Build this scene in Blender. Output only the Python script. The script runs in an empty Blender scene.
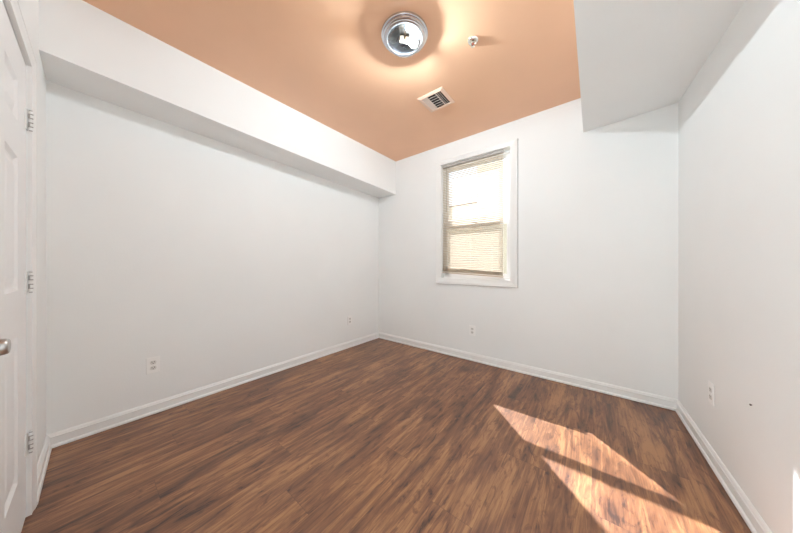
import bpy, bmesh, math, random
from mathutils import Vector, Matrix
random.seed(7)
S = bpy.context.scene
COL = S.collection
PI = math.pi

# ------------------------------------------------------------------ camera
FPX = 248.0
cam_d = bpy.data.cameras.new('camera')
cam_d.sensor_width = 36.0
cam_d.lens = FPX * 36.0 / 800.0
cam_d.shift_y = -(266.5 - 265.3) / 800.0
cam_d.clip_start = 0.01
cam = bpy.data.objects.new('camera', cam_d)
COL.objects.link(cam)
cam.location = (0, 0, 1.12)
cam.rotation_euler = (PI / 2, 0, math.radians(38.1))
S.camera = cam

# ------------------------------------------------------------------ world, sun, exposure
S.view_settings.view_transform = 'Standard'
S.view_settings.look = 'None'
S.view_settings.exposure = 0.09
S.view_settings.gamma = 1.0
S.view_settings.use_curve_mapping = False
S.cycles.diffuse_bounces = 10
S.cycles.max_bounces = 16
S.cycles.transparent_max_bounces = 16

SKY_STRENGTH = 1.7
HALL_FILL_WATTS = 84.0  # added fill lights in the unseen hallway, this and the next
SPOT_FILL_WATTS = 170.0
SUN_STRENGTH = 31.0
LAMP_WATTS = 49.0

w = bpy.data.worlds.new('sky'); S.world = w
w.use_nodes = True
nt = w.node_tree; nt.nodes.clear()
out = nt.nodes.new('ShaderNodeOutputWorld')
bg = nt.nodes.new('ShaderNodeBackground'); bg.inputs[1].default_value = SKY_STRENGTH
tc = nt.nodes.new('ShaderNodeTexCoord')
ns = nt.nodes.new('ShaderNodeTexNoise'); ns.inputs['Scale'].default_value = 3.0; ns.inputs['Detail'].default_value = 4
rp = nt.nodes.new('ShaderNodeValToRGB')
rp.color_ramp.elements[0].position = 0.38; rp.color_ramp.elements[0].color = (0.62, 0.78, 1.0, 1)
rp.color_ramp.elements[1].position = 0.62; rp.color_ramp.elements[1].color = (1.0, 1.0, 1.0, 1)
nt.links.new(tc.outputs['Generated'], ns.inputs['Vector'])
nt.links.new(ns.outputs[0], rp.inputs[0])
nt.links.new(rp.outputs[0], bg.inputs[0])
nt.links.new(bg.outputs[0], out.inputs[0])

sd = bpy.data.lights.new('sun', 'SUN'); sd.energy = SUN_STRENGTH; sd.angle = math.radians(0.6)
sd.color = (0.95, 0.96, 1.0)
sun = bpy.data.objects.new('sun', sd); COL.objects.link(sun)
sun.location = (-6, 8, 9)
sun.rotation_euler = Vector((0.964, -1.0, -1.333)).to_track_quat('-Z', 'Y').to_euler()


# ------------------------------------------------------------------ materials
def mat(name, color=(0.8, 0.8, 0.8), rough=0.5, metal=0.0, bump=0.0, bscale=200.0, spec=0.5, coat=0.0):
    m = bpy.data.materials.new(name); m.use_nodes = True
    t = m.node_tree; b = t.nodes['Principled BSDF']
    b.inputs['Base Color'].default_value = (*color, 1)
    b.inputs['Roughness'].default_value = rough
    b.inputs['Metallic'].default_value = metal
    b.inputs['Specular IOR Level'].default_value = spec
    b.inputs['Coat Weight'].default_value = coat
    c = t.nodes.new('ShaderNodeTexCoord')
    n = t.nodes.new('ShaderNodeTexNoise'); n.inputs['Scale'].default_value = bscale; n.inputs['Detail'].default_value = 5
    t.links.new(c.outputs['Object'], n.inputs['Vector'])
    if bump > 0:
        bp = t.nodes.new('ShaderNodeBump'); bp.inputs['Strength'].default_value = bump; bp.inputs['Distance'].default_value = 0.002
        t.links.new(n.outputs[0], bp.inputs['Height']); t.links.new(bp.outputs[0], b.inputs['Normal'])
    return m


def vary(m, color, amount=0.04, scale=1.5):
    """a faint cloudy difference in the paint itself"""
    t = m.node_tree; b = t.nodes['Principled BSDF']
    c = t.nodes.new('ShaderNodeTexCoord')
    n = t.nodes.new('ShaderNodeTexNoise'); n.inputs['Scale'].default_value = scale; n.inputs['Detail'].default_value = 6
    r = t.nodes.new('ShaderNodeValToRGB')
    r.color_ramp.elements[0].position = 0.3; r.color_ramp.elements[0].color = (*[x * (1 - amount) for x in color], 1)
    r.color_ramp.elements[1].position = 0.7; r.color_ramp.elements[1].color = (*color, 1)
    t.links.new(c.outputs['Object'], n.inputs['Vector']); t.links.new(n.outputs[0], r.inputs[0])
    t.links.new(r.outputs[0], b.inputs['Base Color'])
    return m


WALLC = (0.885, 0.895, 0.89)
M_wall = vary(mat('wall_paint', WALLC, 0.62, bump=0.18, bscale=90, spec=0.3), WALLC, 0.03)
CEILC = (0.85, 0.51, 0.32)
M_ceil = vary(mat('peach_ceiling_paint', CEILC, 0.36, bump=0.12, bscale=25, spec=0.5), CEILC, 0.05, 2.5)
M_trim = mat('white_gloss_trim_paint', (0.86, 0.86, 0.85), 0.3, bump=0.06, bscale=60)
M_door = mat('white_door_paint', (0.86, 0.86, 0.86), 0.4, bump=0.08, bscale=80)
M_plate = mat('white_plastic', (0.92, 0.92, 0.91), 0.3)
M_plate2 = mat('white_plastic_receptacle', (0.74, 0.73, 0.71), 0.35)
M_dark = mat('dark_recess', (0.02, 0.018, 0.016), 0.8)
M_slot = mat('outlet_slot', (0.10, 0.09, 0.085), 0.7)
M_vent = mat('vent_enamel', (0.80, 0.56, 0.43), 0.4)
M_blade = mat('vent_blade_enamel', (0.72, 0.60, 0.53), 0.45)
M_duct = mat('vent_duct_dark', (0.03, 0.02, 0.017), 0.8)
M_vinyl = mat('white_window_vinyl', (0.86, 0.86, 0.86), 0.35)
M_nickel = mat('brushed_nickel', (0.62, 0.64, 0.68), 0.26, 1.0, bump=0.03, bscale=400)
M_reflect = mat('grey_mirror_reflector', (0.20, 0.21, 0.23), 0.10, 1.0)
M_satin = mat('satin_nickel_handle', (0.52, 0.51, 0.50), 0.30, 1.0)
M_chrome = mat('polished_chrome', (0.85, 0.84, 0.80), 0.08, 1.0)
M_brass = mat('sprinkler_brass', (0.30, 0.26, 0.20), 0.3, 1.0)
M_red = mat('sprinkler_glass_bulb', (0.45, 0.05, 0.04), 0.2)
M_headrail = mat('blind_headrail_enamel', (0.47, 0.44, 0.41), 0.4)
M_brail = mat('blind_bottom_rail', (0.50, 0.40, 0.31), 0.5)
M_wand = mat('blind_wand_plastic', (0.30, 0.29, 0.27), 0.3)
M_cord = mat('blind_cord', (0.85, 0.82, 0.76), 0.8)
M_socket = mat('lamp_socket_brass', (0.30, 0.22, 0.14), 0.5)
M_lock = mat('sash_lock_metal', (0.55, 0.54, 0.52), 0.4, 0.6)
M_grass = mat('dry_lawn', (0.30, 0.29, 0.22), 0.9)
M_roof = mat('asphalt_shingles', (0.16, 0.14, 0.13), 0.9)
M_siding = mat('tan_siding', (0.88, 0.80, 0.66), 0.7)
M_hglass = mat('house_window_glass', (0.12, 0.14, 0.16), 0.1)
M_hall_bounce = mat('pale_hall_bounce_floor', (0.82, 0.82, 0.81), 0.5)  # kept pale so the added hallway floor bounces fill light
M_gap_shade = mat('hinge_gap_shade', (0.40, 0.39, 0.38), 0.7)  # grey for the shade between hinge knuckles
M_nail = mat('nail_metal', (0.15, 0.13, 0.12), 0.4, 0.8)


def glassy(name, tint=(1, 1, 1), gloss=1.0, rough=0.02, ior=1.45):
    m = bpy.data.materials.new(name); m.use_nodes = True
    t = m.node_tree; t.nodes.clear()
    o = t.nodes.new('ShaderNodeOutputMaterial')
    tr = t.nodes.new('ShaderNodeBsdfTransparent'); tr.inputs[0].default_value = (*tint, 1)
    gl = t.nodes.new('ShaderNodeBsdfGlossy'); gl.inputs['Roughness'].default_value = rough
    fr = t.nodes.new('ShaderNodeFresnel'); fr.inputs['IOR'].default_value = ior
    mu = t.nodes.new('ShaderNodeMath'); mu.operation = 'MULTIPLY'; mu.inputs[1].default_value = gloss; mu.use_clamp = True
    mx = t.nodes.new('ShaderNodeMixShader')
    # only the outer face reflects; the inner face of a thin pane adds nothing
    ge = t.nodes.new('ShaderNodeNewGeometry')
    iv = t.nodes.new('ShaderNodeMath'); iv.operation = 'SUBTRACT'; iv.inputs[0].default_value = 1.0
    m2 = t.nodes.new('ShaderNodeMath'); m2.operation = 'MULTIPLY'
    t.links.new(ge.outputs['Backfacing'], iv.inputs[1])
    t.links.new(fr.outputs[0], mu.inputs[0]); t.links.new(mu.outputs[0], m2.inputs[0]); t.links.new(iv.outputs[0], m2.inputs[1])
    t.links.new(m2.outputs[0], mx.inputs[0])
    t.links.new(tr.outputs[0], mx.inputs[1]); t.links.new(gl.outputs[0], mx.inputs[2])
    t.links.new(mx.outputs[0], o.inputs[0])
    return m


M_glass = glassy('window_glass', (0.96, 0.97, 0.97), 1.0)
M_screen = glassy('fine_insect_screen', (0.80, 0.79, 0.78), 0.0)
M_shade = glassy('clear_ribbed_lamp_glass', (0.93, 0.94, 0.95), 1.3, 0.05, 1.5)

# backlit vinyl slats: a little light goes through them
M_slat = bpy.data.materials.new('cream_vinyl_slat'); M_slat.use_nodes = True
t = M_slat.node_tree; t.nodes.clear()
o = t.nodes.new('ShaderNodeOutputMaterial')
df = t.nodes.new('ShaderNodeBsdfDiffuse'); df.inputs[0].default_value = (0.66, 0.58, 0.48, 1)
tl = t.nodes.new('ShaderNodeBsdfTranslucent'); tl.inputs[0].default_value = (0.92, 0.80, 0.60, 1)
mx = t.nodes.new('ShaderNodeMixShader'); mx.inputs[0].default_value = 0.05
t.links.new(df.outputs[0], mx.inputs[1]); t.links.new(tl.outputs[0], mx.inputs[2]); t.links.new(mx.outputs[0], o.inputs[0])

M_bulb = bpy.data.materials.new('lit_bulb'); M_bulb.use_nodes = True
b = M_bulb.node_tree.nodes['Principled BSDF']
b.inputs['Emission Color'].default_value = (1.0, 0.90, 0.78, 1); b.inputs['Emission Strength'].default_value = 5
M_bulb2 = glassy('unlit_clear_bulb', (0.80, 0.76, 0.70), 1.5, 0.05, 1.5)


def wood_material():
    m = bpy.data.materials.new('hickory_laminate'); m.use_nodes = True
    t = m.node_tree; L = t.links.new; N = t.nodes.new
    b = t.nodes['Principled BSDF']

    def math_(op, a, c=None, clamp=False):
        n = N('ShaderNodeMath'); n.operation = op; n.use_clamp = clamp
        for i, v in enumerate((a, c)):
            if v is None: continue
            if isinstance(v, (int, float)): n.inputs[i].default_value = v
            else: L(v, n.inputs[i])
        return n.outputs[0]
    tc = N('ShaderNodeTexCoord'); sx = N('ShaderNodeSeparateXYZ'); L(tc.outputs['Object'], sx.inputs[0])
    X, Y = sx.outputs[0], sx.outputs[1]
    PW, PL = 0.2, 1.2
    u = math_('DIVIDE', math_('ADD', X, 0.61), PW)
    i = math_('FLOOR', u); fu = math_('FRACT', u)
    v = math_('SUBTRACT', math_('DIVIDE', math_('SUBTRACT', Y, 1.02), PL), math_('MULTIPLY', i, 0.4436))
    j = math_('FLOOR', v); fv = math_('FRACT', v)
    cb = N('ShaderNodeCombineXYZ'); L(i, cb.inputs[0]); L(j, cb.inputs[1])
    wn = N('ShaderNodeTexWhiteNoise'); wn.noise_dimensions = '2D'; L(cb.outputs[0], wn.inputs['Vector'])
    rnd = wn.outputs['Value']
    # grain space, shifted per plank
    gx = math_('ADD', X, math_('MULTIPLY', rnd, 37.0)); gy = math_('ADD', Y, math_('MULTIPLY', rnd, 91.0))

    def noise(sx_, sy_, detail=4, rough=0.55, dist=0.0, own=True):
        c = N('ShaderNodeCombineXYZ')
        L(math_('MULTIPLY', gx if own else X, sx_), c.inputs[0]); L(math_('MULTIPLY', gy if own else Y, sy_), c.inputs[1])
        n = N('ShaderNodeTexNoise'); n.inputs['Scale'].default_value = 1.0
        n.inputs['Detail'].default_value = detail; n.inputs['Roughness'].default_value = rough
        n.inputs['Distortion'].default_value = dist
        L(c.outputs[0], n.inputs['Vector']); return n.outputs[0]
    big = noise(7, 1.3, 3, 0.5, 0.9, False)
    mid = noise(15, 1.5, 8, 0.66, 1.8)
    fine = noise(120, 3.0, 5, 0.75, 0.8)
    knot = noise(16, 4.2, 4, 0.6, 2.5)
    # cathedral figure: rings of a stretched noise
    ring = math_('FRACT', math_('MULTIPLY', noise(5.0, 0.9, 2, 0.4, 0.3), 9.0))
    ringt = math_('ABSOLUTE', math_('SUBTRACT', ring, 0.5))
    s = math_('ADD', math_('MULTIPLY', big, 0.70), math_('MULTIPLY', mid, 0.95))
    s = math_('ADD', s, math_('MULTIPLY', fine, 0.50))
    s = math_('ADD', s, math_('MULTIPLY', ringt, 0.13))
    s = math_('ADD', s, math_('MULTIPLY', rnd, 0.06))
    # dark mottled patches where the figure bunches up
    s = math_('SUBTRACT', s, math_('MULTIPLY', math_('MAXIMUM', math_('SUBTRACT', knot, 0.54), 0.0), 1.3))
    s = math_('SUBTRACT', s, 0.585)
    r = N('ShaderNodeValToRGB'); L(s, r.inputs[0])
    cr = r.color_ramp
    cr.elements[0].position = 0.26; cr.elements[0].color = WOOD[0]
    cr.elements[1].position = 0.74; cr.elements[1].color = WOOD[3]
    e = cr.elements.new(0.40); e.color = WOOD[1]
    e = cr.elements.new(0.56); e.color = WOOD[2]
    # thin dark seams
    eu = math_('MINIMUM', fu, math_('SUBTRACT', 1.0, fu)); ev = math_('MINIMUM', fv, math_('SUBTRACT', 1.0, fv))
    su = math_('LESS_THAN', eu, 0.004); sv = math_('LESS_THAN', ev, 0.0013)
    seam = math_('MAXIMUM', su, sv)
    mx = N('ShaderNodeMixRGB'); mx.blend_type = 'MULTIPLY'; mx.inputs[2].default_value = (0.72, 0.68, 0.65, 1)
    L(seam, mx.inputs[0]); L(r.outputs[0], mx.inputs[1])
    L(mx.outputs[0], b.inputs['Base Color'])
    ro = N('ShaderNodeMapRange'); ro.inputs[3].default_value = 0.34; ro.inputs[4].default_value = 0.46
    L(mid, ro.inputs[0]); L(ro.outputs[0], b.inputs['Roughness'])
    b.inputs['Specular IOR Level'].default_value = 0.7
    b.inputs['Coat Weight'].default_value = 0.2; b.inputs['Coat Roughness'].default_value = 0.30
    bp = N('ShaderNodeBump'); bp.inputs['Strength'].default_value = 0.25; bp.inputs['Distance'].default_value = 0.0015
    h = math_('SUBTRACT', math_('ADD', mid, math_('MULTIPLY', fine, 0.5)), math_('MULTIPLY', seam, 1.5))
    L(h, bp.inputs['Height']); L(bp.outputs[0], b.inputs['Normal'])
    return m


WOOD = [(0.042, 0.015, 0.008, 1), (0.125, 0.047, 0.020, 1), (0.225, 0.092, 0.038, 1), (0.41, 0.200, 0.082, 1)]
M_wood = wood_material()


# ------------------------------------------------------------------ helpers
def box(bm, x0, x1, y0, y1, z0, z1, mtx=None):
    vs = [bm.verts.new((x, y, z)) for z in (z0, z1) for y in (y0, y1) for x in (x0, x1)]
    for f in ((0, 2, 3, 1), (4, 5, 7, 6), (0, 1, 5, 4), (2, 6, 7, 3), (0, 4, 6, 2), (1, 3, 7, 5)):
        bm.faces.new([vs[k] for k in f])
    if mtx is not None:
        for v_ in vs: v_.co = mtx @ v_.co
    return vs


def prism(bm, poly, z0, z1):
    """poly: footprint; z0/z1: number or function of (x, y)"""
    g = lambda z, p: z(*p) if callable(z) else z
    a = [bm.verts.new((p[0], p[1], g(z0, p))) for p in poly]
    c = [bm.verts.new((p[0], p[1], g(z1, p))) for p in poly]
    n = len(poly)
    bm.faces.new(a[::-1]); bm.faces.new(c)
    for k in range(n): bm.faces.new((a[k], a[(k + 1) % n], c[(k + 1) % n], c[k]))


def lathe(bm, prof, seg=64, mtx=None, ribs=0, rib_amp=0.0, rib_range=None):
    rings = []
    for r, z in prof:
        if r < 1e-6:
            rings.append([bm.verts.new((0, 0, z))]); continue
        ring = []
        for k in range(seg):
            a = 2 * PI * k / seg
            rr = r
            if ribs and rib_range and rib_range[0] <= z <= rib_range[1]:
                rr = r + rib_amp * math.cos(a * ribs)
            ring.append(bm.verts.new((rr * math.cos(a), rr * math.sin(a), z)))
        rings.append(ring)
    for A, B_ in zip(rings, rings[1:]):
        if len(A) == 1 and len(B_) == 1: continue
        for k in range(seg):
            k2 = (k + 1) % seg
            if len(A) == 1: bm.faces.new((A[0], B_[k], B_[k2]))
            elif len(B_) == 1: bm.faces.new((A[k], B_[0], A[k2]))
            else: bm.faces.new((A[k], B_[k], B_[k2], A[k2]))
    if mtx is not None:
        for ring in rings:
            for v_ in ring: v_.co = mtx @ v_.co


def tube(bm, pts, rad, seg=12):
    pts = [Vector(p) for p in pts]
    rads = rad if isinstance(rad, (list, tuple)) else [rad] * len(pts)
    rings = []
    for k, p in enumerate(pts):
        d = (pts[min(k + 1, len(pts) - 1)] - pts[max(k - 1, 0)]).normalized()
        up = Vector((0, 0, 1)) if abs(d.z) < 0.9 else Vector((1, 0, 0))
        a = d.cross(up).normalized(); c = d.cross(a)
        rings.append([bm.verts.new(p + (a * math.cos(2 * PI * q / seg) + c * math.sin(2 * PI * q / seg)) * rads[k]) for q in range(seg)])
    for A, B_ in zip(rings, rings[1:]):
        for q in range(seg): bm.faces.new((A[q], A[(q + 1) % seg], B_[(q + 1) % seg], B_[q]))
    bm.faces.new(rings[0][::-1]); bm.faces.new(rings[-1])


def obj(name, bm, m, parent=None, smooth=False, bevel=0.0, seg=2, loc=None, rotz=0.0):
    bmesh.ops.recalc_face_normals(bm, faces=bm.faces)
    me = bpy.data.meshes.new(name); bm.to_mesh(me); bm.free()
    me.materials.append(m)
    o = bpy.data.objects.new(name, me); COL.objects.link(o)
    if parent is not None: o.parent = parent
    if loc is not None: o.location = loc
    o.rotation_euler = (0, 0, rotz)
    if smooth:
        for p in me.polygons: p.use_smooth = True
        try: me.set_sharp_from_angle(angle=math.radians(40))
        except Exception: pass
    if bevel > 0:
        md = o.modifiers.new('bevel', 'BEVEL'); md.width = bevel; md.segments = seg
        md.limit_method = 'ANGLE'; md.angle_limit = math.radians(40)
    return o


def tag(o, label, cat, kind=None, group=None):
    o['label'] = label; o['category'] = cat
    if kind: o['kind'] = kind
    if group: o['group'] = group
    return o


def empty(name, loc=(0, 0, 0), rotz=0.0, rot=None):
    o = bpy.data.objects.new(name, None); COL.objects.link(o)
    o.empty_display_size = 0.1; o.location = loc
    o.rotation_euler = rot if rot is not None else (0, 0, rotz)
    return o


def copy_tree(o, parent=None):
    kids = [c for c in o.children]
    c = o.copy(); COL.objects.link(c); c.parent = parent
    for k in kids: copy_tree(k, c)
    return c


# ------------------------------------------------------------------ room shell
YB = 2.82                       # back wall face
XLN, XLF = -2.622, -2.63        # left wall, near and far
XR = lambda y: 0.508 + 0.0277 * (YB - y)     # right wall face
WF = lambda x: -0.140 - 0.0225 * (x + 2.62)  # front wall face (with the door)
YF_L, YF_R = WF(-2.62), WF(0.59)
HC = lambda x, y: 2.650 + 0.009 * (x + 1.19)  # ceiling
HT = 2.80
T = 0.14

bm = bmesh.new()
prism(bm, [(-2.80, -0.30), (0.85, -0.30), (0.85, 2.98), (-2.80, 2.98)], -0.10, 0.0)
tag(obj('floor', bm, M_wood), 'brown wood-grain laminate plank floor covering the whole empty room', 'floor', 'structure')

bm = bmesh.new()
prism(bm, [(XLF - T, -0.36), (XLN, -0.36), (XLN, YF_L), (XLF, YB), (XLF - T, YB)], 0, HT)
tag(obj('wall_left', bm, M_wall), 'long plain white wall under the left soffit', 'wall', 'structure')

bm = bmesh.new()
prism(bm, [(XR(YB), YB), (XR(-0.36), -0.36), (XR(-0.36) + T, -0.36), (XR(-0.36) + T, YB)], 0, HT)
tag(obj('wall_right', bm, M_wall), 'plain white wall on the right under the wide soffit', 'wall', 'structure')

# window opening
WX0, WX1, WZ0, WZ1 = -1.546, -0.705, 0.955, 2.400
bm = bmesh.new()
XA, XB_ = XLF - T, XR(YB) + T + 0.1
box(bm, XA, WX0, YB, YB + T, 0, HT)
box(bm, WX1, XB_, YB, YB + T, 0, HT)
box(bm, WX0, WX1, YB, YB + T, 0, WZ0)
box(bm, WX0, WX1, YB, YB + T, WZ1, HT)
bmesh.ops.remove_doubles(bm, verts=bm.verts, dist=1e-5)
tag(obj('wall_back', bm, M_wall), 'white wall holding the window with the blind', 'wall', 'structure')

# door opening in the front wall, built in a frame turned with that wall
ANG = math.atan(-0.0225)
DR = Matrix.Translation((-2.62, -0.140, 0)) @ Matrix.Rotation(ANG, 4, 'Z')   # local x runs along the wall, +y into the room
DX0, DW, DH = 0.635, 0.91, 2.005          # hinge edge, leaf width, leaf top
bm = bmesh.new()
box(bm, -0.02, DX0 - 0.003, -T, 0, 0, HT, DR)
# the wall goes on to an added open doorway behind the camera that lets fill light in
OX0, OX1 = 2.16, 3.06
box(bm, DX0 + DW + 0.003, OX0, -T, 0, 0, HT, DR)
box(bm, OX1, 3.26, -T, 0, 0, HT, DR)
box(bm, OX0, OX1, -T, 0, 2.05, HT, DR)
box(bm, DX0 - 0.003, DX0 + DW + 0.003, -T, 0, DH + 0.004, HT, DR)
tag(obj('wall_front', bm, M_wall), 'white wall at the left edge holding the panelled door', 'wall', 'structure')

# unseen hallway added behind the doorway; its lamps only fill the room
bm = bmesh.new()
box(bm, -2.80, -2.66, -2.0, -0.36, 0, HT); box(bm, 0.70, 0.85, -2.0, -0.36, 0, HT); box(bm, -2.66, 0.70, -2.0, -1.86, 0, HT)
tag(obj('wall_added_hall', bm, M_wall), 'unseen white hallway walls added behind the camera to hold the fill light', 'wall', 'structure')
bm = bmesh.new(); box(bm, -2.66, 0.70, -1.86, -0.30, 2.50, 2.60)
tag(obj('ceiling_added_hall', bm, M_wall), 'unseen white hallway ceiling added behind the camera to hold the fill light', 'ceiling', 'structure')
bm = bmesh.new(); prism(bm, [(-2.80, -2.0), (0.85, -2.0), (0.85, -0.30), (-2.80, -0.30)], -0.10, 0.0)  # added floor, throws fill light up through the doorway
tag(obj('floor_added_hall', bm, M_hall_bounce), 'unseen pale hallway floor added behind the camera to bounce fill light up', 'floor', 'structure')
ld = bpy.data.lights.new('hall_fill_spot', 'SPOT'); ld.spot_size = math.radians(72); ld.spot_blend = 0.3; ld.shadow_soft_size = 0.06; ld.energy = SPOT_FILL_WATTS; ld.color = (0.95, 0.98, 1.0)  # added fill spot, lights the pale floor out of view
lo = bpy.data.objects.new('hall_fill_spot', ld); COL.objects.link(lo); lo.location = (-0.05, -1.05, 2.48)
ld = bpy.data.lights.new('hall_fill_disk', 'AREA'); ld.shape = 'DISK'; ld.size = 0.5; ld.energy = HALL_FILL_WATTS; ld.color = (0.87, 0.95, 1.0)  # added fill disk, set aside so only bounced light enters
lo = bpy.data.objects.new('hall_fill_disk', ld); COL.objects.link(lo); lo.location = (-1.75, -1.1, 2.45)

# ceiling and the two boxed soffits
SXN, SXF = -2.312, -2.290
bm = bmesh.new()
prism(bm, [(-2.66, -0.30), (0.66, -0.30), (0.66, YB + 0.02), (-2.66, YB + 0.02)], HC, HT + 0.02)
tag(obj('ceiling', bm, M_ceil), 'peach orange painted ceiling between the two white soffits', 'ceiling', 'structure')

zl = lambda x, y: 2.157 + (0.104 - 0.022 * max(0, -(x + 2.31)) / 0.32) * (YB - y) / 2.97 + 0.006 * max(0, -(x + 2.29)) / 0.34
bm = bmesh.new()
prism(bm, [(XLN - 0.01, -0.16), (SXN, -0.16), (SXF, YB + 0.005), (XLF - 0.01, YB + 0.005)], zl, HT)
tag(obj('trim_1', bm, M_wall), 'narrow white boxed soffit running along the top of the left wall', 'soffit', 'structure')

zr = lambda x, y: 2.335 + 0.0627 * (x + 0.08) + (0.030 if x < 0.2 else 0.0685) * (y - YB)
bm = bmesh.new()
prism(bm, [(-0.080, YB + 0.005), (-0.066, -0.25), (XR(-0.25) + 0.01, -0.25), (XR(YB) + 0.01, YB + 0.005)], zr, HT)
tag(obj('trim_2', bm, M_wall), 'wide white boxed soffit hanging above the right wall', 'soffit', 'structure')

# baseboards: moulding with a shoe, mitred in the corners
PROF = [(0, 0.0), (0.021, 0.0), (0.021, 0.009), (0.0185, 0.0155), (0.0135, 0.019), (0.012, 0.0195), (0.012, 0.060),
        (0.0135, 0.0625), (0.0135, 0.0655), (0.010, 0.070), (0.009, 0.076), (0.0055, 0.082), (0.003, 0.0845), (0, 0.0845)]


def baseboard(name, p0, p1, n, m0, m1, label):
    p0, p1, n = Vector((*p0, 0)), Vector((*p1, 0)), Vector((*n, 0)).normalized()
    d = (p1 - p0).normalized()
    bm = bmesh.new(); rings = []
    for base, mit, sg in ((p0, m0, 1), (p1, m1, -1)):
        rings.append([bm.verts.new(base + d * (q * sg if mit else 0) + n * q + Vector((0, 0, z + 0.003))) for q, z in PROF])
    k = len(PROF)
    for q in range(k): bm.faces.new((rings[0][q], rings[0][(q + 1) % k], rings[1][(q + 1) % k], rings[1][q]))
    bm.faces.new(rings[0]); bm.faces.new(rings[1][::-1])
    tag(obj(name, bm, M_trim), label, 'baseboard', 'structure')


CASW = 0.056
cas_pt = DR @ Vector((DX0 - 0.004 - CASW, 0, 0))
baseboard('baseboard_left', (XLN, YF_L), (XLF, YB), (1, 0), True, True, 'white baseboard along the foot of the left wall')
baseboard('baseboard_back', (XLF, YB), (XR(YB), YB), (0, -1), True, True, 'white baseboard along the foot of the window wall')
baseboard('baseboard_right', (XR(YB), YB), (XR(-0.19), -0.19), (-1, 0), True, False, 'white baseboard along the foot of the right wall')
baseboard('baseboard_front', (XLN, YF_L), (cas_pt.x, cas_pt.y), (0, 1), True, False, 'short white baseboard between the corner and the door casing')

# ------------------------------------------------------------------ door_1
door = tag(empty('door_1', (-2.62, -0.140, 0), ANG), 'white six-panel door with a knob, cut off by the left edge', 'door', 'structure')


def casing(name, parent, x0, x1, z0, z1, wth, m, four, side=1.0, y0=0.0, top=None):
    """moulded frame around an opening; local x across, y out of the wall (side*), z up"""
    top = wth if top is None else top
    prof = [(0.0, 0.0), (0.0, 0.009), (0.006, 0.011), (0.012, 0.0095), (0.42, 0.0125), (0.62, 0.016), (0.74, 0.0175), (0.80, 0.0155), (0.86, 0.019), (0.97, 0.019), (1.0, 0.016), (1.0, 0.0)]
    prof = [(a if a < 0.05 and False else a, h) for a, h in prof]
    if four: corners = [(x0, z0, -1, -1), (x0, z1, -1, 1), (x1, z1, 1, 1), (x1, z0, 1, -1)]
    else: corners = [(x0, z0, -1, 0), (x0, z1, -1, 1), (x1, z1, 1, 1), (x1, z0, 1, 0)]
    bm = bmesh.new(); rings = []
    for cx, cz, dx, dz in corners:
        rings.append([bm.verts.new((cx + dx * a * wth, y0 + side * h, cz + dz * a * (top if dz > 0 else wth))) for a, h in prof])
    n = len(prof); cnt = 4 if four else 3
    for k in range(cnt):
        A, B_ = rings[k], rings[(k + 1) % 4]
        for q in range(n): bm.faces.new((A[q], A[(q + 1) % n], B_[(q + 1) % n], B_[q]))
    if not four: bm.faces.new(rings[0]); bm.faces.new(rings[3][::-1])
    return obj(name, bm, m, parent)


casing('door_casing', door, DX0 - 0.004, DX0 + DW + 0.004, 0, DH + 0.006, CASW, M_trim, False)

dw2 = tag(empty('added_doorway', (-2.62, -0.140, 0), ANG), 'unseen white cased open doorway added behind the camera to let fill light in', 'doorway', 'structure')  # added opening, never in view, lets the hallway fill through
casing('door_casing', dw2, OX0, OX1, 0, 2.05, CASW, M_trim, False)  # casing of the added doorway, never in view

# leaf with six raised panels
PX = [(0.175, 0.395), (0.515, 0.735)]
PZ = [(0.25, 0.84), (1.02, 1.55), (1.69, 1.86)]
bm = bmesh.new()
xs = sorted({0, DW} | {a for p in PX for a in p}); zs = sorted({0.008, DH} | {a for p in PZ for a in p})
FY = -0.004
grid = {}
for i_, x in enumerate(xs):
    for k_, z in enumerate(zs): grid[i_, k_] = bm.verts.new((DX0 + x, FY, z))
for i_ in range(len(xs) - 1):
    for k_ in range(len(zs) - 1):
        is_p = (xs[i_], xs[i_ + 1]) in PX and (zs[k_], zs[k_ + 1]) in PZ
        q = [grid[i_, k_], grid[i_ + 1, k_], grid[i_ + 1, k_ + 1], grid[i_, k_ + 1]]
        if not is_p: bm.faces.new(q); continue
        prev = q
        for ins, dep in ((0.012, -0.009), (0.022, -0.010), (0.050, -0.002)):
            x0, x1, z0, z1 = DX0 + xs[i_] + ins, DX0 + xs[i_ + 1] - ins, zs[k_] + ins, zs[k_ + 1] - ins
            cur = [bm.verts.new((a, FY + dep, c)) for a, c in ((x0, z0), (x1, z0), (x1, z1), (x0, z1))]
            for s_ in range(4): bm.faces.new((prev[s_], prev[(s_ + 1) % 4], cur[(s_ + 1) % 4], cur[s_]))
            prev = cur
        bm.faces.new(prev)
ed = [e for e in bm.edges if e.is_boundary]
r_ = bmesh.ops.extrude_edge_only(bm, edges=ed)
nv = [g for g in r_['geom'] if isinstance(g, bmesh.types.BMVert)]
for v_ in nv: v_.co.y = FY - 0.035
bmesh.ops.holes_fill(bm, edges=[e for e in bm.edges if e.is_boundary])
obj('door_panel', bm, M_door, door)

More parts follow.
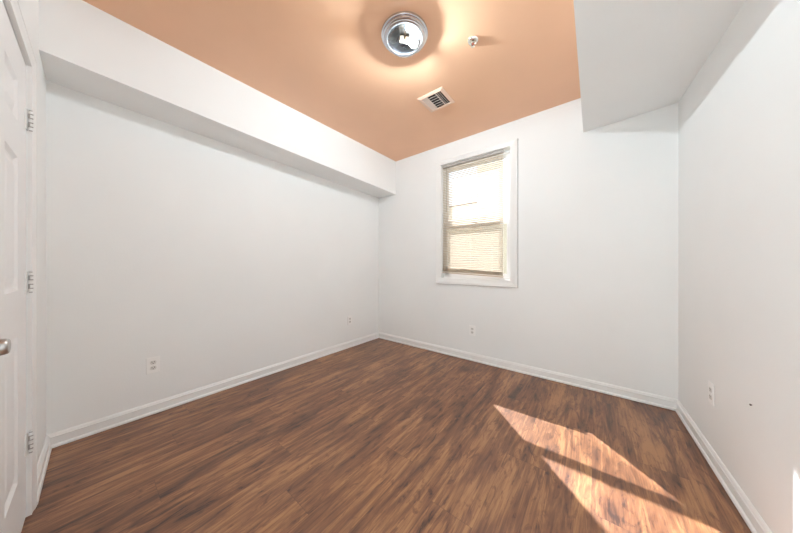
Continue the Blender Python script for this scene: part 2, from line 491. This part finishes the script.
for z in (1.765, 1.045, 0.33):
    h = empty('hinge', (DX0 - 0.002, 0.004, z)); h.parent = door
    h['label'] = 'white painted hinge with knuckles'
    bm = bmesh.new()
    for k in range(5):
        lathe(bm, [(0, -0.0085), (0.0068, -0.0085), (0.0075, -0.0075), (0.0075, 0.0075), (0.0068, 0.0085), (0, 0.0085)], 16, Matrix.Translation((0, 0.004, (k - 2) * 0.0185)))
    lathe(bm, [(0, 0), (0.005, 0), (0.0065, 0.004), (0, 0.008)], 12, Matrix.Translation((0, 0.004, 0.046)))
    obj('knuckle', bm, M_trim, h, smooth=True)
    bm = bmesh.new(); box(bm, 0.002, 0.034, -0.0082, -0.0035, -0.045, 0.045)
    obj('leaf_plate', bm, M_trim, h, bevel=0.001)
    bm = bmesh.new()
    for zz in (-0.030, 0.008):      # shade in the knuckle gaps, put in as grey boxes
        for z_ in (zz, zz + 0.018): box(bm, 0.004, 0.0088, -0.001, 0.011, z_, z_ + 0.0042)
        box(bm, 0.0060, 0.0088, -0.002, 0.003, zz, zz + 0.021)
    box(bm, 0.004, 0.0088, 0.000, 0.009, -0.047, -0.043); box(bm, 0.004, 0.0088, 0.000, 0.009, 0.043, 0.046)
    obj('gap_shade', bm, M_gap_shade, h)

# cylindrical door knob
hx = DX0 + DW - 0.062
knob_root = empty('door_knob', (hx, FY, 0.921)); knob_root.parent = door
knob_root['label'] = 'satin nickel knob'
R90 = Matrix.Rotation(-PI / 2, 4, 'X')
bm = bmesh.new(); lathe(bm, [(0, 0), (0.033, 0), (0.033, 0.004), (0.029, 0.009), (0.014, 0.011), (0.012, 0.022), (0, 0.022)], 40, R90)
obj('rose', bm, M_satin, knob_root, smooth=True)
bm = bmesh.new(); lathe(bm, [(0, 0.016), (0.0205, 0.016), (0.0218, 0.020), (0.0216, 0.034), (0.0205, 0.050), (0.0195, 0.0585), (0.0180, 0.0625), (0.0155, 0.0645), (0.0135, 0.0640), (0, 0.0640)], 48, R90)
obj('grip', bm, M_satin, knob_root, smooth=True)

# ------------------------------------------------------------------ window_1
win = tag(empty('window_1', ((WX0 + WX1) / 2, YB, WZ0)), 'white double-hung sash window in the back wall behind a cream blind', 'window', 'structure')
cx_ = (WX0 + WX1) / 2
LX0, LX1 = WX0 - cx_, WX1 - cx_
HZ = WZ1 - WZ0
casing('window_casing', win, LX0 + 0.004, LX1 - 0.004, 0.004, HZ - 0.004, 0.074, M_trim, True, side=-1.0, top=0.056)
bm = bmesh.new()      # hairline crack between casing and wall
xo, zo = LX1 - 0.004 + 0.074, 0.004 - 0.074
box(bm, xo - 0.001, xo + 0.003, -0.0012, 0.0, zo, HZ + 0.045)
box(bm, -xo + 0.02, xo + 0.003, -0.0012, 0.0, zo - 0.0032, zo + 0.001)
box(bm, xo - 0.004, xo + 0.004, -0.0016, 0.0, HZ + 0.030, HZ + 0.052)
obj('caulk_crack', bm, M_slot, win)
bm = bmesh.new()
jt = 0.006
for a in ((LX0, LX0 + jt, 0, HZ), (LX1 - jt, LX1, 0, HZ), (LX0 + jt, LX1 - jt, 0, jt), (LX0 + jt, LX1 - jt, HZ - jt, HZ)):
    box(bm, a[0], a[1], 0.0, T, a[2], a[3])
obj('window_jamb', bm, M_trim, win)
bm = bmesh.new()   # outer vinyl frame
for a in ((LX0 + jt, LX0 + 0.020, jt, HZ - jt), (LX1 - 0.026, LX1 - jt, jt, HZ - jt), (LX0 + 0.02, LX1 - 0.026, jt, 0.03), (LX0 + 0.02, LX1 - 0.026, HZ - 0.03, HZ - jt)):
    box(bm, a[0], a[1], 0.072, T - 0.005, a[2], a[3])
obj('window_frame', bm, M_vinyl, win)


def sash(name, z0, z1, y0, y1, lo, hi):
    s0, s1 = LX0 + 0.021, LX1 - 0.027
    st = 0.032
    r_ = empty(name, (0, y0, z0)); r_.parent = win
    bm = bmesh.new(); dy = y1 - y0; hz = z1 - z0
    box(bm, s0, s0 + st, 0, dy, 0, hz); box(bm, s1 - st, s1, 0, dy, 0, hz)
    box(bm, s0 + st, s1 - st, 0, dy, 0, lo); box(bm, s0 + st, s1 - st, 0, dy, hz - hi, hz)
    obj('sash_frame', bm, M_vinyl, r_)
    bm = bmesh.new(); box(bm, s0 + st - 0.002, s1 - st + 0.002, dy / 2 - 0.0015, dy / 2 + 0.0015, lo - 0.002, hz - hi + 0.002)
    obj('glass_pane', bm, M_glass, r_)
    return r_


zm = 1.600 - WZ0
s_lo = sash('lower_sash', 0.031, zm + 0.05, 0.076, 0.100, 0.038, 0.065)
s_up = sash('upper_sash', zm + 0.01, HZ - 0.031, 0.104, 0.128, 0.085, 0.045)
bm = bmesh.new(); box(bm, LX0 + 0.02, LX1 - 0.026, 0.1315, 0.1325, 0.031, zm + 0.03)
obj('insect_screen', bm, M_screen, win)
bm = bmesh.new(); box(bm, -0.03, 0.03, -0.010, 0.0, 0, 0.012); box(bm, -0.008, 0.024, -0.020, -0.008, 0.006, 0.016)
obj('sash_lock', bm, M_lock, win, loc=(0, 0.076, zm + 0.03))

# ------------------------------------------------------------------ window blind
BX0, BX1, BY = -1.537, -0.790, YB + 0.036
bl = tag(empty('window_blind', ((BX0 + BX1) / 2, BY, 1.0)), 'cream mini blind hanging in the window, its bottom rail tilted down to the right', 'blind')
bw = (BX1 - BX0) / 2
ZT = 2.392 - 1.0
bm = bmesh.new()
box(bm, -bw, bw, -0.014, 0.014, ZT - 0.028, ZT)
obj('headrail', bm, M_headrail, bl, bevel=0.002)
# tilt of the bottom edge
zbl, zbr = 0.028, -0.008        # centre of bottom rail at the two ends (relative to z = 1.0)
SL = 0.0125; PITCH = 0.0212; TILT = math.radians(44)
zs_ = []
z = ZT - 0.036
while z > 0.075: zs_.append(z); z -= PITCH
stack = [0.010 + 0.0055 * k for k in range(9)]


def slat(bm, zl_, zr_, tilt, wob=0.0):
    nx, nd = 12, 4; vs = []
    for a in range(nx + 1):
        s_ = a / nx; x = -bw + 0.003 + (2 * bw - 0.006) * s_; zc = zl_ + (zr_ - zl_) * s_ + wob * math.sin(s_ * PI * 3 + zl_ * 40)
        row = []
        for c in range(nd + 1):
            q = (c / nd - 0.5) * 2            # -1 inner edge, +1 outer edge
            cr = 0.0016 * (1 - q * q)
            y = q * SL * math.cos(tilt) - cr * math.sin(tilt); zz = q * SL * math.sin(tilt) + cr * math.cos(tilt)
            row.append(bm.verts.new((x, y, zc + zz)))
        vs.append(row)
    for a in range(nx):
        for c in range(nd): bm.faces.new((vs[a][c], vs[a][c + 1], vs[a + 1][c + 1], vs[a + 1][c]))


bm = bmesh.new()
for k, z in enumerate(zs_):
    f_ = max(0.0, 1 - (z - 0.075) / 0.25)     # the lowest slats lean with the crooked bottom rail
    slat(bm, z + 0.004 * f_, z - 0.016 * f_, TILT + random.uniform(-0.03, 0.03), 0.0006 + 0.0016 * f_)
for z in stack:
    slat(bm, z + zbl + 0.004, z + zbr + 0.004, math.radians(8) + random.uniform(-0.1, 0.1), 0.0012)
so = obj('slats', bm, M_slat, bl, smooth=True)
md = so.modifiers.new('thick', 'SOLIDIFY'); md.thickness = 0.0004
bm = bmesh.new()
for z0_, z1_, y0_, y1_ in ((-0.006, 0.006, -0.0125, 0.0125),):
    vs = []
    for x, zc in ((-bw, zbl), (bw, zbr)):
        vs.append([bm.verts.new((x, y, zc + z)) for y, z in ((y0_, z0_), (y1_, z0_), (y1_, z1_), (y0_, z1_))])
    for q in range(4): bm.faces.new((vs[0][q], vs[0][(q + 1) % 4], vs[1][(q + 1) % 4], vs[1][q]))
    bm.faces.new(vs[0][::-1]); bm.faces.new(vs[1])
o_ = obj('bottom_rail', bm, M_brail, bl, bevel=0.002); o_['label'] = 'brown tilted bottom rail'
for x in (-bw + 0.12, 0.0, bw - 0.12):
    bm = bmesh.new(); fr = (x + bw) / (2 * bw)
    for y in (-0.0135, 0.0135): tube(bm, [(x, y, ZT - 0.02), (x, y, zbl + (zbr - zbl) * fr)], 0.0006, 6)
    obj('ladder_cord', bm, M_cord, bl)
bm = bmesh.new()
xw = -bw + 0.058
tube(bm, [(xw, -0.017, ZT - 0.024), (xw, -0.021, ZT - 0.05), (xw, -0.021, ZT - 0.60)], [0.0015, 0.003, 0.003], 8)
obj('tilt_wand', bm, M_wand, bl, smooth=True)

# ------------------------------------------------------------------ ceiling light
LCX, LCY = -0.990, 1.311
zc = HC(LCX, LCY)
cl = tag(empty('ceiling_light', (LCX, LCY, zc)), 'round flush ceiling light with nickel ring and clear glass, lit', 'ceiling light')
bm = bmesh.new()
lathe(bm, [(0, -0.0005), (0.150, -0.0005), (0.153, -0.004), (0.153, -0.016), (0.149, -0.020), (0.145, -0.021), (0.144, -0.030), (0.139, -0.034), (0.134, -0.035),
           (0.132, -0.039), (0.124, -0.042), (0.114, -0.042), (0.111, -0.039), (0.110, -0.020), (0.100, -0.010), (0, -0.009)], 96)
obj('nickel_pan', bm, M_nickel, cl, smooth=True)
bm = bmesh.new()
lathe(bm, [(0.108, -0.030), (0.107, -0.018), (0.092, -0.012), (0.040, -0.011), (0, -0.011)], 72)
obj('reflector', bm, M_reflect, cl, smooth=True)
bm = bmesh.new()
lathe(bm, [(0.1085, -0.034), (0.1095, -0.050), (0.109, -0.060), (0.106, -0.068), (0.099, -0.078), (0.087, -0.088), (0.068, -0.097), (0.044, -0.103), (0.020, -0.106), (0, -0.1065)], 144, ribs=36, rib_amp=0.0014, rib_range=(-0.099, -0.04))
g_ = obj('glass_shade', bm, M_shade, cl, smooth=True)
md = g_.modifiers.new('thick', 'SOLIDIFY'); md.thickness = 0.004; md.offset = -1
# two bulbs on their sockets, lying across the pan
view = Vector((0.787, 0.617, 0)).normalized()     # direction the bright bulb points
for name_s, d_, m_, L_ in (('bulb', Vector((0.42, 0.90, 0)).normalized(), M_bulb, 0.085), ('bulb', Vector((-0.75, -0.66, 0)).normalized(), M_bulb2, 0.080)):
    q_ = d_.to_track_quat('Z', 'Y').to_matrix().to_4x4()
    P_ = Matrix.Translation((d_.x * 0.006, d_.y * 0.006, -0.034)) @ q_
    bm = bmesh.new()
    lathe(bm, [(0, 0), (0.017, 0), (0.018, 0.004), (0.018, 0.022), (0.014, 0.026), (0, 0.026)], 24, P_)
    obj('lamp_socket', bm, M_socket, cl, smooth=True)
    bm = bmesh.new()
    lathe(bm, [(0, 0.026), (0.012, 0.026), (0.013, 0.032), (0.020, 0.044), (0.0255, 0.058), (0.0265, 0.068), (0.024, 0.080), (0.016, 0.089), (0.007, 0.0925), (0, 0.093)], 32, P_)
    obj(name_s, bm, m_, cl, smooth=True)
ld = bpy.data.lights.new('lamp_glow', 'POINT'); ld.energy = LAMP_WATTS; ld.color = (0.84, 0.95, 1.0); ld.shadow_soft_size = 0.012
lo = bpy.data.objects.new('lamp_glow', ld); COL.objects.link(lo); lo.parent = cl; lo.location = (0.016, 0.022, -0.0665)

# ------------------------------------------------------------------ sprinkler
spx, spy = -0.652, 1.638
sp = tag(empty('fire_sprinkler', (spx, spy, HC(spx, spy))), 'small chrome fire sprinkler head on the peach ceiling beside the light', 'sprinkler')
bm = bmesh.new(); lathe(bm, [(0, -0.0005), (0.034, -0.0005), (0.036, -0.004), (0.033, -0.011), (0.026, -0.015), (0.022, -0.014), (0.018, -0.007), (0, -0.006)], 48)
obj('escutcheon', bm, M_chrome, sp, smooth=True)
bm = bmesh.new(); lathe(bm, [(0, -0.006), (0.009, -0.006), (0.010, -0.014), (0.007, -0.018), (0, -0.018)], 24)
obj('sprinkler_body', bm, M_brass, sp, smooth=True)
bm = bmesh.new()
for s_ in (-1, 1): tube(bm, [(s_ * 0.008, 0, -0.015), (s_ * 0.012, 0, -0.024), (s_ * 0.010, 0, -0.034), (0, 0, -0.041)], 0.0018, 8)
obj('frame_arm', bm, M_chrome, sp, smooth=True)
bm = bmesh.new(); tube(bm, [(0, 0, -0.018), (0, 0, -0.038)], 0.002, 8)
obj('heat_bulb', bm, M_red, sp, smooth=True)
bm = bmesh.new(); lathe(bm, [(0, -0.040), (0.011, -0.040), (0.013, -0.042), (0.011, -0.0432), (0, -0.0432)], 24)
obj('deflector', bm, M_chrome, sp, smooth=True)

# ------------------------------------------------------------------ ceiling vent
vx, vy = -1.155, 2.018
ve = tag(empty('ceiling_vent', (vx, vy, HC(vx, vy) - 0.0005)), 'square white air vent with dark louvers on the peach ceiling', 'vent')
hv = 0.128; hi = 0.098
bm = bmesh.new(); box(bm, -hi, hi, -hi, hi, -0.0015, 0)
obj('duct_opening', bm, M_duct, ve)
bm = bmesh.new(); rr = []
for h_, z in ((hv, -0.0005), (hv, -0.003), (hi + 0.006, -0.011), (hi, -0.011), (hi, -0.0015)):
    rr.append([bm.verts.new((a * h_, c * h_, z)) for a, c in ((-1, -1), (1, -1), (1, 1), (-1, 1))])
for A, B_ in zip(rr, rr[1:]):
    for q in range(4): bm.faces.new((A[q], A[(q + 1) % 4], B_[(q + 1) % 4], B_[q]))
obj('vent_frame', bm, M_vent, ve)
bm = bmesh.new()
xa, xb = -0.046, 0.044
for x in (xa, xb): box(bm, x - 0.003, x + 0.003, -hi, hi, -0.010, -0.0015)


def blade(bm, c0, along, length, tilt, width=0.014):
    ca = Vector(c0)
    if along == 'x': M_ = Matrix.Translation(ca) @ Matrix.Rotation(tilt, 4, 'X'); box(bm, -length / 2, length / 2, -width / 2, width / 2, -0.0006, 0.0006, M_)
    else: M_ = Matrix.Translation(ca) @ Matrix.Rotation(tilt, 4, 'Y'); box(bm, -width / 2, width / 2, -length / 2, length / 2, -0.0006, 0.0006, M_)


for k in range(4): blade(bm, (-0.088 + 0.0135 * k, 0, -0.0065), 'y', 2 * hi, math.radians(-25), 0.015)
for k in range(2): blade(bm, (0.061 + 0.019 * k, 0, -0.0065), 'y', 2 * hi, math.radians(75), 0.009)
for k in range(5): blade(bm, (0, -0.066 + 0.033 * k, -0.0065), 'x', xb - xa - 0.006, math.radians(60), 0.010)
obj('louvers', bm, M_blade, ve)


# ------------------------------------------------------------------ wall outlets
def outlet(name):
    """local: plate lies in the xz plane, faces -y"""
    r_ = empty(name)
    bm = bmesh.new(); box(bm, -0.037, 0.037, -0.0055, -0.0003, -0.060, 0.060)
    obj('cover_plate', bm, M_plate, r_, bevel=0.003, seg=3)
    for z in (0.0205, -0.0205):
        bm = bmesh.new()
        n = 28; f0, f1 = [], []
        for k in range(n):
            a = 2 * PI * k / n
            x, zz = 0.0175 * math.cos(a), max(-0.0135, min(0.0135, 0.0175 * math.sin(a)))
            f0.append(bm.verts.new((x, -0.005, zz))); f1.append(bm.verts.new((x, -0.0072, zz)))
        bm.faces.new(f1)
        for k in range(n): bm.faces.new((f0[k], f0[(k + 1) % n], f1[(k + 1) % n], f1[k]))
        rc = obj('receptacle', bm, M_plate2, r_, loc=(0, 0, z))
        bm = bmesh.new()
        box(bm, -0.0080, -0.0050, -0.0076, -0.0070, -0.001, 0.0085); box(bm, 0.0050, 0.0080, -0.0076, -0.0070, 0.0005, 0.0085)
        lathe(bm, [(0, 0.0070), (0.0030, 0.0070), (0.0030, 0.0076), (0, 0.0076)], 12, Matrix.Translation((0, 0, -0.0065)) @ Matrix.Rotation(PI / 2, 4, 'X'))
        obj('slots', bm, M_slot, rc)
    bm = bmesh.new(); lathe(bm, [(0, 0.0050), (0.0032, 0.0050), (0.0028, 0.0064), (0, 0.0066)], 14, Matrix.Rotation(PI / 2, 4, 'X'))
    obj('screw', bm, M_plate2, r_, smooth=True)
    return r_


ot = outlet('wall_outlet')
xl = lambda y: XLN + (XLF - XLN) * (y + 0.138) / 2.958
spots = [((-1.130, YB, 0.353), 0, 'white duplex outlet on the window wall, below the window'),
         ((xl(0.323), 0.323, 0.367), PI / 2, 'white duplex outlet on the left wall nearest the door'),
         ((xl(2.24), 2.24, 0.370), PI / 2, 'white duplex outlet on the left wall close to the far corner'),
         ((XR(2.20), 2.20, 0.392), -PI / 2 + 0.0277, 'white outlet on the right wall near the corner')]
for k, (p_, rz, lb) in enumerate(spots):
    o_ = ot if k == 0 else copy_tree(ot)
    o_.location = p_; o_.rotation_euler = (0, 0, rz)
    tag(o_, lb, 'outlet', group='wall outlets')

bm = bmesh.new(); lathe(bm, [(0, -0.004), (0.0022, -0.004), (0.0022, 0.004), (0.004, 0.004), (0.004, 0.006), (0, 0.007)], 12, Matrix.Rotation(-PI / 2, 4, 'Y'))
tag(obj('nail', bm, M_nail, smooth=True, loc=(XR(1.785), 1.785, 0.515)), 'tiny dark nail in the right wall above the baseboard', 'nail')

# ------------------------------------------------------------------ outdoors, seen through the slats
bm = bmesh.new(); prism(bm, [(-40, 2.98), (30, 2.98), (30, 50), (-40, 50)], -0.6, -0.5)
tag(obj('ground_outside', bm, M_grass), 'pale dry lawn outside the window', 'lawn', 'structure')


def house(name, x0, x1, y0, y1, h, ridge, label, m_side, wins, lap=0.12):
    r_ = tag(empty(name, ((x0 + x1) / 2, y0, -0.5)), label, 'house')
    hw = (x1 - x0) / 2; dp = y1 - y0
    bm = bmesh.new()
    n = int(h / lap)
    for k in range(n):        # lapped siding boards
        z0, z1 = h * k / n, h * (k + 1) / n
        a = [bm.verts.new(v_) for v_ in ((-hw - 0.015, -0.015, z0), (hw + 0.015, -0.015, z0), (hw + 0.015, dp, z0), (-hw - 0.015, dp, z0))]
        c = [bm.verts.new(v_) for v_ in ((-hw, 0, z1), (hw, 0, z1), (hw, dp, z1), (-hw, dp, z1))]
        for q in range(4): bm.faces.new((a[q], a[(q + 1) % 4], c[(q + 1) % 4], c[q]))
        bm.faces.new(a[::-1]); bm.faces.new(c)
    obj('wall', bm, m_side, r_)
    bm = bmesh.new(); e_ = 0.3
    a = [bm.verts.new(v_) for v_ in ((-hw - e_, -e_, h), (hw + e_, -e_, h), (hw + e_, dp + e_, h), (-hw - e_, dp + e_, h))]
    c = [bm.verts.new(v_) for v_ in ((-hw - e_, dp / 2, h + ridge), (hw + e_, dp / 2, h + ridge))]
    bm.faces.new(a[::-1]); bm.faces.new((a[0], a[1], c[1], c[0])); bm.faces.new((a[2], a[3], c[0], c[1])); bm.faces.new((a[0], c[0], a[3])); bm.faces.new((a[1], a[2], c[1]))
    obj('roof', bm, M_roof, r_)
    for x, z in wins:
        bm = bmesh.new()
        for q in ((-0.5, -0.42, -0.7, 0.7), (0.42, 0.5, -0.7, 0.7), (-0.42, 0.42, -0.7, -0.62), (-0.42, 0.42, 0.62, 0.7), (-0.42, 0.42, -0.03, 0.03)):
            box(bm, q[0], q[1], -0.06, 0.0, q[2], q[3])
        f_ = obj('window', bm, M_trim, r_, loc=(x, 0, z))
        bm = bmesh.new(); box(bm, -0.42, 0.42, -0.03, -0.01, -0.62, 0.62); obj('pane', bm, M_hglass, f_)
    return r_


house('neighbouring_house', -4.55, 4.0, 12.0, 14.6, 7.9, 2.0, 'tall tan sided house outside behind the right side of the blind', M_siding, [(2.4, 5.6), (2.4, 1.9)])
house('garage', -14.0, -5.6, 15.5, 20.0, 5.6, 0.7, 'low tan garage outside behind the left side of the blind', M_siding, [(-2.0, 1.7)])
